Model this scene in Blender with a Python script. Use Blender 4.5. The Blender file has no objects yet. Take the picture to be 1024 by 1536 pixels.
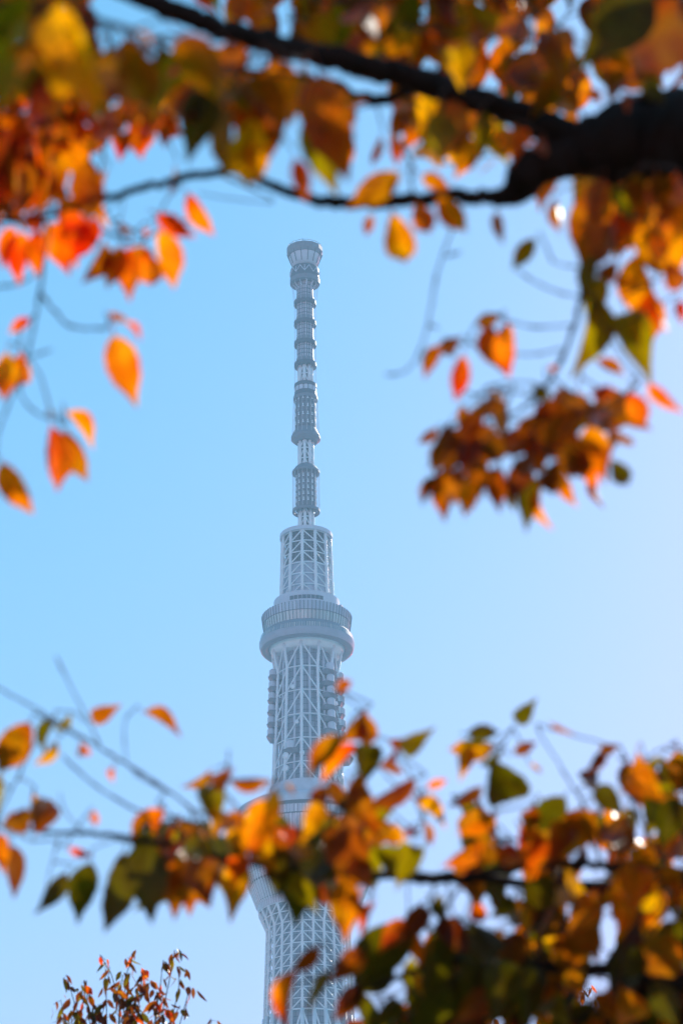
import bpy, bmesh, math, random
from mathutils import Vector, Matrix
R = math.radians
sc = bpy.context.scene
col = sc.collection

# ------------------------------------------------------------------ camera
FPX = 4282.0                      # focal length in pixels of the 1024 x 1536 photograph
PITCH, ROLL = R(25.45), R(-0.65)
CAM = Vector((0, 0, 1.6))
fwd = Vector((0, math.cos(PITCH), math.sin(PITCH)))
up0 = Vector((0, -math.sin(PITCH), math.cos(PITCH)))
rt0 = Vector((1, 0, 0))
right = rt0 * math.cos(ROLL) + up0 * math.sin(ROLL)
up = -rt0 * math.sin(ROLL) + up0 * math.cos(ROLL)
cd = bpy.data.cameras.new('camera')
cam = bpy.data.objects.new('camera', cd)
col.objects.link(cam)
m = Matrix.Identity(4)
for i, v in enumerate((right, up, -fwd)):
    for k in range(3):
        m[k][i] = v[k]
m.translation = CAM
cam.matrix_world = m
cd.sensor_fit = 'VERTICAL'
cd.sensor_height = 36
cd.lens = FPX * 36 / 1536
cd.clip_start, cd.clip_end = 0.1, 20000
cd.dof.use_dof = True
cd.dof.focus_distance = 1160
cd.dof.aperture_fstop = 5.4
sc.camera = cam

# ------------------------------------------------------------------ light
SUN_AZ, SUN_EL = R(27), R(34)     # azimuth to the right of the view, behind the tower
sun_dir = Vector((math.sin(SUN_AZ) * math.cos(SUN_EL), math.cos(SUN_AZ) * math.cos(SUN_EL), math.sin(SUN_EL)))
w = bpy.data.worlds.new('World')
sc.world = w
w.use_nodes = True
nt = w.node_tree
sky = nt.nodes.new('ShaderNodeTexSky')
sky.sky_type = 'NISHITA'
sky.sun_disc = False
sky.sun_elevation = SUN_EL
sky.sun_rotation = SUN_AZ
sky.air_density = 1.0
sky.dust_density = 0.26
sky.ozone_density = 1.0
bg = nt.nodes['Background']
bg.inputs['Strength'].default_value = 0.13
sep = nt.nodes.new('ShaderNodeSeparateColor')      # contrast of the clear autumn sky, channel by channel
com = nt.nodes.new('ShaderNodeCombineColor')
nt.links.new(sky.outputs[0], sep.inputs[0])
for i, (gain, power) in enumerate(((1.58, 2.5), (0.92, 0.95), (1.05, 1.0))):
    pw = nt.nodes.new('ShaderNodeMath'); pw.operation = 'POWER'; pw.inputs[1].default_value = power
    ml = nt.nodes.new('ShaderNodeMath'); ml.operation = 'MULTIPLY'; ml.inputs[1].default_value = gain * 0.19 ** (power - 1)
    nt.links.new(sep.outputs[i], pw.inputs[0]); nt.links.new(pw.outputs[0], ml.inputs[0]); nt.links.new(ml.outputs[0], com.inputs[i])
nt.links.new(com.outputs[0], bg.inputs['Color'])
sd = bpy.data.lights.new('sun', 'SUN')
sd.energy = 5.0
sd.angle = R(0.5)
sd.color = (1.0, 0.93, 0.82)
so = bpy.data.objects.new('sun', sd)
so.rotation_euler = sun_dir.to_track_quat('Z', 'Y').to_euler()
so.location = (20, 20, 40)
col.objects.link(so)
sc.view_settings.view_transform = 'Standard'
sc.view_settings.look = 'None'
sc.view_settings.gamma = 1
sc.view_settings.exposure = 0.66
try:
    sc.cycles.use_denoising = True
    sc.cycles.max_bounces = 8
    sc.cycles.transmission_bounces = 6
    sc.cycles.volume_bounces = 0
except Exception:
    pass

# ------------------------------------------------------------------ helpers
def world_pt(px, py, d):
    """the point at depth d along the view that the photograph shows at px, py"""
    return CAM + d * (fwd + (px - 512) / FPX * right - (py - 768) / FPX * up)

def to_px(p):
    v = p - CAM
    d = v.dot(fwd)
    return 512 + FPX * v.dot(right) / d, 768 - FPX * v.dot(up) / d, d

def tag(o, label=None, cat=None, group=None, kind=None):
    if label: o['label'] = label
    if cat: o['category'] = cat
    if group: o['group'] = group
    if kind: o['kind'] = kind
    return o

def empty(name, loc):
    o = bpy.data.objects.new(name, None)
    o.location = loc
    o.empty_display_size = 0.2
    col.objects.link(o)
    return o

def link(name, me, parent=None, mats=(), smooth=False):
    if isinstance(me, bmesh.types.BMesh):
        b = me
        me = bpy.data.meshes.new(name)
        if smooth:
            for f in b.faces: f.smooth = True
        b.to_mesh(me)
        b.free()
    for mm in mats: me.materials.append(mm)
    o = bpy.data.objects.new(name, me)
    col.objects.link(o)
    if parent: o.parent = parent
    return o

def tube(bm, pts, radii, n=8, cap=True):
    """tapered tube along a polyline"""
    pts = [Vector(p) for p in pts]
    if not hasattr(radii, '__len__'): radii = [radii] * len(pts)
    t0 = (pts[1] - pts[0]).normalized()
    ref = Vector((0, 0, 1)) if abs(t0.z) < 0.9 else Vector((1, 0, 0))
    a = t0.cross(ref).normalized()
    rings = []
    for i, p in enumerate(pts):
        t = (pts[min(i + 1, len(pts) - 1)] - pts[max(i - 1, 0)])
        t = t.normalized() if t.length > 1e-9 else t0
        a = (a - t * a.dot(t))
        a = a.normalized() if a.length > 1e-6 else t.orthogonal().normalized()
        b = t.cross(a)
        rings.append([bm.verts.new(p + radii[i] * (a * math.cos(2 * math.pi * k / n) + b * math.sin(2 * math.pi * k / n))) for k in range(n)])
    for i in range(len(rings) - 1):
        for k in range(n):
            bm.faces.new((rings[i][k], rings[i][(k + 1) % n], rings[i + 1][(k + 1) % n], rings[i + 1][k]))
    if cap:
        bm.faces.new(rings[0][::-1])
        bm.faces.new(rings[-1])

# ------------------------------------------------------------------ materials
def new_mat(name):
    mt = bpy.data.materials.new(name)
    mt.use_nodes = True
    t = mt.node_tree
    return mt, t, t.nodes['Principled BSDF']

def steel(name, c, rough=0.45, spread=0.18, scale=0.35):
    mt, t, p = new_mat(name)
    tc = t.nodes.new('ShaderNodeTexCoord')
    nz = t.nodes.new('ShaderNodeTexNoise'); nz.inputs['Scale'].default_value = scale
    nz.inputs['Detail'].default_value = 6
    cr = t.nodes.new('ShaderNodeMix'); cr.data_type = 'RGBA'
    cr.inputs[6].default_value = (*[x * (1 - spread) for x in c], 1)
    cr.inputs[7].default_value = (*[min(1, x * (1 + spread)) for x in c], 1)
    t.links.new(tc.outputs['Object'], nz.inputs['Vector'])
    t.links.new(nz.outputs['Fac'], cr.inputs[0])
    t.links.new(cr.outputs[2], p.inputs['Base Color'])
    p.inputs['Roughness'].default_value = rough
    p.inputs['Specular IOR Level'].default_value = 0.25
    return mt

def panelled(name, c1, c2, joint, bw, bh, jw, rough=0.4, offset=0.0, metal=0.0):
    """cladding panels with joints, laid out in metres on the UV of the lathed walls"""
    mt, t, p = new_mat(name)
    uv = t.nodes.new('ShaderNodeUVMap')
    br = t.nodes.new('ShaderNodeTexBrick')
    br.offset = offset
    br.inputs['Color1'].default_value = (*c1, 1)
    br.inputs['Color2'].default_value = (*c2, 1)
    br.inputs['Mortar'].default_value = (*joint, 1)
    br.inputs['Scale'].default_value = 1
    br.inputs['Mortar Size'].default_value = jw
    br.inputs['Mortar Smooth'].default_value = 0.1
    br.inputs['Brick Width'].default_value = bw
    br.inputs['Row Height'].default_value = bh
    t.links.new(uv.outputs[0], br.inputs['Vector'])
    t.links.new(br.outputs['Color'], p.inputs['Base Color'])
    p.inputs['Roughness'].default_value = rough
    p.inputs['Metallic'].default_value = metal
    p.inputs['Specular IOR Level'].default_value = 0.5 if rough < 0.3 else 0.12
    return mt

M_white = steel('white_painted_steel', (0.69, 0.82, 0.90), 0.4)
M_pale = steel('pale_cladding', (0.50, 0.59, 0.68), 0.4)
M_ringskin = steel('ring_skin', (0.30, 0.37, 0.45), 0.35)
M_hull = steel('blue_grey_hull', (0.20, 0.25, 0.31), 0.35)
M_grey = steel('grey_steel', (0.16, 0.19, 0.23), 0.5)
M_dark = steel('dark_steel', (0.08, 0.10, 0.125), 0.5)
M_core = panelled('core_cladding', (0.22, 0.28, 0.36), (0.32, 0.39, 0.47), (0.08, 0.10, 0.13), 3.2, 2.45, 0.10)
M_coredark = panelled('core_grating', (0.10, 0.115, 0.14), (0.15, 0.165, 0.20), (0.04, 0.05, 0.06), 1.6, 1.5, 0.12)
M_mast = panelled('mast_cladding', (0.38, 0.41, 0.48), (0.50, 0.53, 0.60), (0.04, 0.05, 0.07), 0.8, 1.95, 0.17)
M_drum = panelled('drum_grating', (0.15, 0.165, 0.20), (0.19, 0.205, 0.24), (0.06, 0.07, 0.09), 0.7, 2.2, 0.12)
M_bluepanel = panelled('pale_blue_panels', (0.34, 0.44, 0.55), (0.50, 0.60, 0.70), (0.2, 0.26, 0.33), 2.9, 4.8, 0.06)
M_glass = panelled('greenish_glazing', (0.30, 0.42, 0.44), (0.56, 0.68, 0.68), (0.24, 0.31, 0.36), 2.0, 9.0, 0.05, rough=0.12)
M_glass2 = panelled('deck_glazing', (0.40, 0.46, 0.54), (0.46, 0.52, 0.60), (0.16, 0.19, 0.24), 1.5, 7.5, 0.12, rough=0.25)
M_ringglass = panelled('ring_windows', (0.42, 0.46, 0.46), (0.20, 0.27, 0.34), (0.12, 0.16, 0.21), 1.0, 2.6, 0.14, rough=0.2)

def leaf_mat(name, c, trans, k=0.62):
    """thin autumn leaf: waxy skin, light comes through from behind"""
    mt, t, p = new_mat(name)
    geo = t.nodes.new('ShaderNodeNewGeometry')
    nz = t.nodes.new('ShaderNodeTexNoise'); nz.inputs['Scale'].default_value = 17; nz.inputs['Detail'].default_value = 5
    t.links.new(geo.outputs['Position'], nz.inputs['Vector'])
    hs = t.nodes.new('ShaderNodeHueSaturation'); ht = t.nodes.new('ShaderNodeHueSaturation')
    mr = t.nodes.new('ShaderNodeMapRange')
    mr.inputs[1].default_value, mr.inputs[2].default_value = 0.3, 0.7
    mr.inputs[3].default_value, mr.inputs[4].default_value = 0.478, 0.522
    mv = t.nodes.new('ShaderNodeMapRange')
    mv.inputs[1].default_value, mv.inputs[2].default_value = 0.3, 0.7
    mv.inputs[3].default_value, mv.inputs[4].default_value = 0.72, 1.2
    t.links.new(nz.outputs['Fac'], mr.inputs[0]); t.links.new(nz.outputs['Fac'], mv.inputs[0])
    # veins along the UV of the blade
    uv = t.nodes.new('ShaderNodeUVMap')
    sx = t.nodes.new('ShaderNodeSeparateXYZ'); t.links.new(uv.outputs[0], sx.inputs[0])
    ab = t.nodes.new('ShaderNodeMath'); ab.operation = 'ABSOLUTE'; t.links.new(sx.outputs[0], ab.inputs[0])
    md = t.nodes.new('ShaderNodeMath'); md.operation = 'LESS_THAN'; md.inputs[1].default_value = 0.05
    t.links.new(ab.outputs[0], md.inputs[0])
    sl = t.nodes.new('ShaderNodeMath'); sl.operation = 'MULTIPLY_ADD'; sl.inputs[1].default_value = -0.25
    t.links.new(ab.outputs[0], sl.inputs[0]); t.links.new(sx.outputs[1], sl.inputs[2])
    fr = t.nodes.new('ShaderNodeMath'); fr.operation = 'MULTIPLY'; fr.inputs[1].default_value = 9
    t.links.new(sl.outputs[0], fr.inputs[0])
    fc = t.nodes.new('ShaderNodeMath'); fc.operation = 'FRACT'; t.links.new(fr.outputs[0], fc.inputs[0])
    ls = t.nodes.new('ShaderNodeMath'); ls.operation = 'LESS_THAN'; ls.inputs[1].default_value = 0.12
    t.links.new(fc.outputs[0], ls.inputs[0])
    mx = t.nodes.new('ShaderNodeMath'); mx.operation = 'MAXIMUM'
    t.links.new(md.outputs[0], mx.inputs[0]); t.links.new(ls.outputs[0], mx.inputs[1])
    vm = t.nodes.new('ShaderNodeMath'); vm.operation = 'MULTIPLY_ADD'; vm.inputs[1].default_value = -0.22; vm.inputs[2].default_value = 1
    t.links.new(mx.outputs[0], vm.inputs[0])
    vv = t.nodes.new('ShaderNodeMath'); vv.operation = 'MULTIPLY'
    t.links.new(mv.outputs[0], vv.inputs[0]); t.links.new(vm.outputs[0], vv.inputs[1])
    ns = t.nodes.new('ShaderNodeTexNoise'); ns.inputs['Scale'].default_value = 95; ns.inputs['Detail'].default_value = 3
    t.links.new(geo.outputs['Position'], ns.inputs['Vector'])
    sp = t.nodes.new('ShaderNodeMapRange')
    sp.inputs[1].default_value, sp.inputs[2].default_value = 0.60, 0.68
    sp.inputs[3].default_value, sp.inputs[4].default_value = 1.0, 0.38
    t.links.new(ns.outputs['Fac'], sp.inputs[0])
    v0 = vv; vv = t.nodes.new('ShaderNodeMath'); vv.operation = 'MULTIPLY'
    t.links.new(v0.outputs[0], vv.inputs[0]); t.links.new(sp.outputs[0], vv.inputs[1])
    for h, cc in ((hs, c), (ht, trans)):
        h.inputs['Color'].default_value = (*cc, 1)
        t.links.new(mr.outputs[0], h.inputs['Hue']); t.links.new(vv.outputs[0], h.inputs['Value'])
    t.links.new(hs.outputs[0], p.inputs['Base Color'])
    p.inputs['Roughness'].default_value = 0.33
    p.inputs['Specular IOR Level'].default_value = 0.2
    tr = t.nodes.new('ShaderNodeBsdfTranslucent')
    t.links.new(ht.outputs[0], tr.inputs['Color'])
    ms = t.nodes.new('ShaderNodeMixShader'); ms.inputs[0].default_value = k
    t.links.new(p.outputs[0], ms.inputs[1]); t.links.new(tr.outputs[0], ms.inputs[2])
    t.links.new(ms.outputs[0], t.nodes['Material Output'].inputs['Surface'])
    return mt

LEAFM = {
    'O': leaf_mat('orange_leaf', (0.22, 0.062, 0.002), (1.0, 0.29, 0.001), 0.68),
    'R': leaf_mat('red_orange_leaf', (0.20, 0.036, 0.002), (1.0, 0.15, 0.001), 0.68),
    'B': leaf_mat('rust_leaf', (0.075, 0.026, 0.002), (0.56, 0.14, 0.001), 0.6),
    'Y': leaf_mat('golden_leaf', (0.25, 0.10, 0.002), (1.0, 0.42, 0.001), 0.68),
    'G': leaf_mat('olive_leaf', (0.065, 0.052, 0.002), (0.36, 0.255, 0.001)),
    'D': leaf_mat('green_leaf', (0.030, 0.032, 0.003), (0.12, 0.09, 0.001)),
    'K': leaf_mat('dark_red_leaf', (0.055, 0.016, 0.004), (0.34, 0.080, 0.002), 0.5),
}
LK = list(LEAFM)

def bark(name, c):
    mt, t, p = new_mat(name)
    tc = t.nodes.new('ShaderNodeTexCoord')
    nz = t.nodes.new('ShaderNodeTexNoise'); nz.inputs['Scale'].default_value = 40; nz.inputs['Detail'].default_value = 8
    mp = t.nodes.new('ShaderNodeMapping'); mp.inputs['Scale'].default_value = (1, 1, 3)
    t.links.new(tc.outputs['Object'], mp.inputs[0]); t.links.new(mp.outputs[0], nz.inputs['Vector'])
    cr = t.nodes.new('ShaderNodeMix'); cr.data_type = 'RGBA'
    cr.inputs[6].default_value = (*[x * 0.5 for x in c], 1); cr.inputs[7].default_value = (*[x * 1.5 for x in c], 1)
    t.links.new(nz.outputs['Fac'], cr.inputs[0]); t.links.new(cr.outputs[2], p.inputs['Base Color'])
    bp = t.nodes.new('ShaderNodeBump'); bp.inputs['Strength'].default_value = 0.6; bp.inputs['Distance'].default_value = 0.004
    t.links.new(nz.outputs['Fac'], bp.inputs['Height']); t.links.new(bp.outputs[0], p.inputs['Normal'])
    p.inputs['Roughness'].default_value = 0.85
    p.inputs['Specular IOR Level'].default_value = 0.2
    return mt
M_bark = bark('dark_cherry_bark', (0.013, 0.009, 0.007))
M_twig = bark('twig_bark', (0.05, 0.035, 0.028))

# ------------------------------------------------------------------ ground
bm = bmesh.new()
bmesh.ops.create_grid(bm, x_segments=24, y_segments=24, size=2000, matrix=Matrix.Translation((0, 1000, 0)))
mt, t, p = new_mat('grass_and_pale_city')
nz = t.nodes.new('ShaderNodeTexNoise'); nz.inputs['Scale'].default_value = 0.6; nz.inputs['Detail'].default_value = 8
tc = t.nodes.new('ShaderNodeTexCoord'); t.links.new(tc.outputs['Object'], nz.inputs['Vector'])
cr = t.nodes.new('ShaderNodeMix'); cr.data_type = 'RGBA'
cr.inputs[6].default_value = (0.035, 0.045, 0.018, 1); cr.inputs[7].default_value = (0.08, 0.07, 0.035, 1)
t.links.new(nz.outputs['Fac'], cr.inputs[0])
vl = t.nodes.new('ShaderNodeVectorMath'); vl.operation = 'LENGTH'; t.links.new(tc.outputs['Object'], vl.inputs[0])
ge = t.nodes.new('ShaderNodeMapRange'); ge.inputs[1].default_value, ge.inputs[2].default_value = 80, 110
t.links.new(vl.outputs['Value'], ge.inputs[0])
n2 = t.nodes.new('ShaderNodeTexVoronoi'); n2.inputs['Scale'].default_value = 0.05; t.links.new(tc.outputs['Object'], n2.inputs['Vector'])
c2 = t.nodes.new('ShaderNodeMix'); c2.data_type = 'RGBA'
c2.inputs[6].default_value = (0.155, 0.18, 0.20, 1); c2.inputs[7].default_value = (0.35, 0.39, 0.42, 1)  # unseen city ground, made pale to bounce sunlight up onto the tower
t.links.new(n2.outputs['Color'], c2.inputs[0])
c3 = t.nodes.new('ShaderNodeMix'); c3.data_type = 'RGBA'
t.links.new(ge.outputs[0], c3.inputs[0]); t.links.new(cr.outputs[2], c3.inputs[6]); t.links.new(c2.outputs[2], c3.inputs[7])
t.links.new(c3.outputs[2], p.inputs['Base Color'])
p.inputs['Roughness'].default_value = 0.95
tag(link('ground', bm, None, [mt]), kind='structure')

# ------------------------------------------------------------------ the tower
TX, TY = -14.5, 1060.0
def zt(y):
    """height on the tower axis seen at photo row y"""
    lo, hi = 0.0, 900.0
    for _ in range(50):
        mid = (lo + hi) / 2
        if to_px(Vector((TX, TY, mid)))[1] > y: lo = mid
        else: hi = mid
    return lo
def sc_at(z):
    return to_px(Vector((TX, TY, z)))[2] / FPX
tower = tag(empty('lattice_tower', (TX, TY, 0)),
            'tall pale steel lattice broadcasting tower with two round observation decks and a ringed antenna mast', 'tower')
def pol(r, a, z): return Vector((r * math.sin(a), -r * math.cos(a), z))

def lathe(name, prof, mat, parent, n=48, smooth=True, closed=False, raw=False):
    """prof: (photo row, radius in photo pixels) pairs, turned into metres once; wall UV in metres"""
    pr = prof if raw else [(zt(y), r * sc_at(zt(y))) for y, r in prof]
    bm = bmesh.new()
    uvl = bm.loops.layers.uv.new('UVMap')
    vs = [[bm.verts.new(pol(max(r, 0.01), 2 * math.pi * k / n, z)) for k in range(n)] for z, r in pr]
    run = [0.0]
    for i in range(1, len(pr)): run.append(run[-1] + math.dist(pr[i], pr[i - 1]))
    idx = list(range(len(pr) - 1)) + ([len(pr) - 1] if closed else [])
    rm = max(r for z, r in pr)
    for i in idx:
        j = (i + 1) % len(pr)
        for k in range(n):
            k2 = (k + 1) % n
            f = bm.faces.new((vs[i][k], vs[i][k2], vs[j][k2], vs[j][k]))
            f.smooth = smooth
            for lp, (a, b) in zip(f.loops, ((k, i), (k + 1, i), (k + 1, j), (k, j))):
                lp[uvl].uv = (2 * math.pi * rm * a / n, run[b])
    bmesh.ops.recalc_face_normals(bm, faces=bm.faces)
    me = bpy.data.meshes.new(name)
    bm.to_mesh(me); bm.free()
    o = link(name, me, parent, [mat])
    return o

def ring(name, y, r, th, tk, mat, parent, n=48):
    """a flat-sided ring: outer radius r px, height th px, width tk px"""
    return lathe(name, [(y - th / 2, r), (y + th / 2, r), (y + th / 2, r - tk), (y - th / 2, r - tk)], mat, parent, n, False, True)

def lattice(name, ys, rf, ncol, off, cr_, hr, dr, mat, parent, raw=False, horiz=True, diag=True, rule=True):
    """columns, hoops and diagonals of one braced stage; rf gives radius in px at row y"""
    bm = bmesh.new()
    lev = []
    for y in ys:
        z = y if raw else zt(y)
        lev.append((z, rf(y) * (1 if raw else sc_at(z))))
    A = [off + 2 * math.pi * k / ncol for k in range(ncol)]
    for a in A:
        tube(bm, [pol(r, a, z) for z, r in lev], cr_, 8)
        if rule:      # flange collars at the joints
            for (z0, r0), (z1, r1) in zip(lev, lev[1:]):
                for q in (0.25, 0.5, 0.75):
                    z, r = z0 + (z1 - z0) * q, r0 + (r1 - r0) * q
                    tube(bm, [pol(r, a, z - 0.1), pol(r, a, z + 0.1)], cr_ * 1.25, 8)
    if horiz:
        for z, r in lev:
            for k in range(ncol):
                tube(bm, [pol(r, A[k], z), pol(r, A[(k + 1) % ncol], z)], hr, 5, False)
    if diag:
        for (z0, r0), (z1, r1) in zip(lev, lev[1:]):       # z0 above z1
            for k in range(ncol):
                a, b = A[k], A[(k + 1) % ncol]
                mid = 360 * (k + .5) / ncol
                if mid < 180: tube(bm, [pol(r0, a, z0), pol(r1, b, z1)], dr, 5, False)
                else: tube(bm, [pol(r0, b, z0), pol(r1, a, z1)], dr, 5, False)
    return link(name, bm, parent, [mat], True)

def rods(name, y0, y1, r0, r1, n, rad, mat, parent, off=0.1):
    bm = bmesh.new()
    z0, z1 = zt(y0), zt(y1)
    for k in range(n):
        a = off + 2 * math.pi * k / n
        tube(bm, [pol(r0 * sc_at(z0), a, z0), pol(r1 * sc_at(z1), a, z1)], rad, 5)
    return link(name, bm, parent, [mat], True)

def box(bm, a, r0, r1, z0, z1, wdt):
    """box standing radially: between radii r0 and r1, wdt wide"""
    d = Vector((math.sin(a), -math.cos(a), 0)); s = Vector((math.cos(a), math.sin(a), 0))
    v = [bm.verts.new(d * rr + s * ss * wdt / 2 + Vector((0, 0, zz))) for rr in (r0, r1) for ss in (-1, 1) for zz in (z0, z1)]
    for q in ((0, 1, 3, 2), (4, 6, 7, 5), (0, 4, 5, 1), (2, 3, 7, 6), (0, 2, 6, 4), (1, 5, 7, 3)):
        bm.faces.new([v[i] for i in q])

# --- mast top
cap = lathe('mast_cap', [(386, 23.5), (403, 17.6), (403, 2)], M_pale, tower, 32)
lathe('cap_rim', [(374.5, 27.2), (380.5, 27.4), (386, 25.2), (386, 21), (375, 21)], M_grey, cap, 14, False, True)
bm = bmesh.new()
s0 = sc_at(zt(390))
for k in range(14):
    a = 2 * math.pi * (k + .5) / 14
    tube(bm, [pol(26.4 * s0, a, zt(383)), pol(19.6 * s0, a, zt(399))], 0.16, 5)
    tube(bm, [pol(26.2 * s0, a, zt(376)), pol(26.2 * s0, a, zt(371.5))], 0.09, 5)
    a2 = a + 2 * math.pi / 14
    tube(bm, [pol(26.2 * s0, a, zt(372)), pol(26.2 * s0, a2, zt(372))], 0.09, 5)
tube(bm, [pol(10 * s0, -.3, zt(378)), pol(10 * s0, -.3, zt(362))], 0.10, 6)
link('cap_strut', bm, cap, [M_dark])
drum = lathe('equipment_drum', [(404.5, 20.5), (406, 21.3), (419, 21.3), (421, 20.0), (421, 10)], M_dark, tower, 40, False)
bm = bmesh.new()
for k in range(20):
    a, b = 2 * math.pi * k / 20, 2 * math.pi * (k + 1) / 20
    y0, y1 = (407.5, 416) if k % 2 else (416, 407.5)
    tube(bm, [pol(21.9 * s0, a, zt(y0)), pol(21.9 * s0, b, zt(y1))], 0.17, 5)
    if k % 3 == 0: tube(bm, [pol(21.9 * s0, a, zt(408)), pol(21.9 * s0, a, zt(416))], 0.17, 5)
link('zigzag_brace', bm, drum, [M_pale])
ring('drum_flange', 423.5, 22.2, 6.5, 7, M_grey, drum, 32)
rods('guard_rod', 424, 456, 20.5, 16.4, 14, 0.06, M_pale, drum)
for k in range(10):
    a = 2 * math.pi * k / 10 + .2
    bm = bmesh.new()
    tube(bm, [pol(12 * s0, a, zt(433)), pol(19 * s0, a, zt(424))], 0.22, 5)
    link('drum_bracket', bm, drum, [M_pale])
# --- panelled mast
lathe('antenna_mast', [(420, 12.3), (549, 12.6)], M_mast, tower, 40)
for y in (456, 486.5, 517, 548.5):
    g = ring('mast_ring', y, 16.7, 5.2, 4.5, M_dark, tower, 40)
    lathe('ring_collar', [(y - 9, 13.3), (y - 2.7, 13.6), (y - 2.7, 12.7), (y - 9, 12.7)], M_grey, g, 40, False, True)
for y0, y1 in ((456, 486), (487, 517), (518, 548)):
    rods('guard_rod', y0, y1, 16, 16, 14, 0.05, M_white, tower)
rods('guard_rod', 549, 580, 16.4, 16.4, 14, 0.05, M_white, tower)
def stage(ys, r, n=8):
    lattice('mast_lattice', ys, lambda y: r, n, R(-9), 0.62, 0.3, 0.26, M_white, tower, rule=False)
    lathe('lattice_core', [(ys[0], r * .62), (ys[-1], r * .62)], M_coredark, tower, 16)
stage([548, 563, 578], 9.6)
# --- collar with boxes and first drum
cl = lathe('antenna_collar', [(576, 12), (578, 16.8), (583, 17), (583, 14.5), (590, 14.5), (590, 16.4), (596, 17.6), (596, 12)], M_dark, tower, 40, False)
bm = bmesh.new()
z0, z1 = zt(589.5), zt(582.5); s1 = sc_at(z0)
for k in range(14): box(bm, 2 * math.pi * k / 14 + .05, 14.4 * s1, 16.3 * s1, z0, z1, 1.55)
link('antenna_box', bm, cl, [M_pale])
ring('collar_ring', 599, 18.4, 4.5, 2.6, M_grey, cl, 40)
d1 = lathe('antenna_drum', [(594, 15.4), (650, 15.9)], M_drum, tower, 40)
def dots(par, ys, r, n):
    s = sc_at(zt(ys[0]))
    bm = bmesh.new()
    box(bm, 0, r * s, (r + .5) * s, -0.36, 0.75, 0.35)
    box(bm, 0, r * s, (r + .6) * s, -0.75, -0.35, 0.75)
    o = link('antenna_element', bm, par, [M_white])
    first = True
    for y in ys:
        for k in range(n):
            q = o if first else o.copy()
            if not first: col.objects.link(q)
            q.parent = par; first = False
            q.location = (0, 0, zt(y)); q.rotation_euler = (0, 0, 2 * math.pi * (k + .5) / n)
dots(d1, (602, 614, 626, 638), 16, 14)
lathe('drum_skirt', [(645, 16.1), (656, 22.0), (660, 22.0), (664, 17), (664, 9)], M_grey, d1, 40, False)
rods('guard_rod', 600, 656, 17.9, 20.6, 18, 0.06, M_white, d1)
stage([660, 675, 690, 706], 10.2)
# --- second drum
d2 = lathe('antenna_drum', [(700, 10.5), (703.5, 14.8), (706, 15.3), (766, 15.4), (766, 8)], M_drum, tower, 40, False)
lathe('drum_hood', [(698, 10.8), (702, 16), (708, 20.8), (711, 20.8), (711, 16)], M_grey, d2, 40, False)
ring('drum_ring', 767.5, 20.8, 3.5, 3.4, M_grey, d2, 40)
bm = bmesh.new()
z = zt(768); s = sc_at(z)
for k in range(16):
    a = 2 * math.pi * k / 16
    tube(bm, [pol(15 * s, a, zt(764)), pol(20 * s, a + .12, z)], 0.16, 5)
    tube(bm, [pol(15 * s, a, zt(773)), pol(20 * s, a - .1, z)], 0.16, 5)
link('ring_bracket', bm, d2, [M_grey])
rods('guard_rod', 710, 767, 20.2, 20.2, 18, 0.07, M_white, d2)
dots(d2, (718, 727, 736, 745, 754), 15.5, 14)
stage([764, 778, 792, 808], 10.4)
# --- upper lattice stage
ring('crown_ring', 806.5, 39.6, 5.5, 6, M_pale, tower, 64)
lathe('crown_floor', [(805, 34), (805, 10)], M_grey, tower, 48, False)
fu = lambda y: 36.2 + (y - 809) / 90 * 3.0
lattice('upper_lattice', [809, 825, 841.3, 857.7, 874, 890.3, 907], fu, 12, R(-8.5), 0.60, 0.25, 0.28, M_white, tower)
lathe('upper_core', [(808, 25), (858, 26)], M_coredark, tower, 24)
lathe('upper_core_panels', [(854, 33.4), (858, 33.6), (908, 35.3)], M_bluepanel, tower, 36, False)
bm = bmesh.new()      # inner posts seen between the columns
for k in range(24):
    a = 2 * math.pi * k / 24
    za, zb = zt(810), zt(856)
    tube(bm, [pol(30 * s, a, za), pol(30 * s, a, zb)], 0.22, 5)
    tube(bm, [pol(30 * s, a, za), pol(30 * s, a + .26, zt(833))], 0.16, 4)
    tube(bm, [pol(30 * s, a, zt(833)), pol(30 * s, a + .26, zb)], 0.16, 4)
link('inner_brace', bm, tower, [M_grey])
# --- upper observation deck
ud = lathe('upper_deck', [(904, 42), (904.5, 49.3), (924, 49.3), (928, 66.6)], M_pale, tower, 72, False)
bm = bmesh.new()
z0, z1 = zt(917), zt(911.5); s = sc_at(z0)
for k in range(8): box(bm, R(-26 + 7.6 * k), 49.2 * s, 49.7 * s, z0, z1, 1.5)
link('roof_window', bm, ud, [M_dark])
lathe('upper_glazing', [(927, 67.2), (939, 65.6)], M_bluepanel, ud, 72, False)
lathe('glass_band', [(939.3, 65.5), (953, 63.0)], M_glass, ud, 72, False)
ring('glazing_rail', 939.2, 66.0, 1.0, 1.2, M_grey, ud, 72)
bm = bmesh.new()
za, zb, zc = zt(926.6), zt(939.2), zt(953)
for k in range(72):
    a = 2 * math.pi * (k + .5) / 72
    tube(bm, [pol(67.5 * s, a, za), pol(65.9 * s, a, zb), pol(63.4 * s, a, zc)], 0.10, 4)
link('mullion', bm, ud, [M_dark])
lathe('ring_gallery', [(951, 62), (953.5, 65), (958.5, 69.3)], M_hull, ud, 72)
lathe('ring_window_band', [(958.5, 69.5), (966, 71.3)], M_ringglass, ud, 72)
lathe('ring_hull', [(966.2, 71.4), (971, 71.4), (976.5, 69.2)], M_ringskin, ud, 72)
lathe('ring_underside', [(976.6, 69.1), (979, 66), (978.5, 60), (974.5, 56.5)], M_hull, ud, 72)
lathe('deck_soffit', [(974.3, 56.4), (986, 51.0), (986.5, 36)], M_white, ud, 72)
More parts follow.
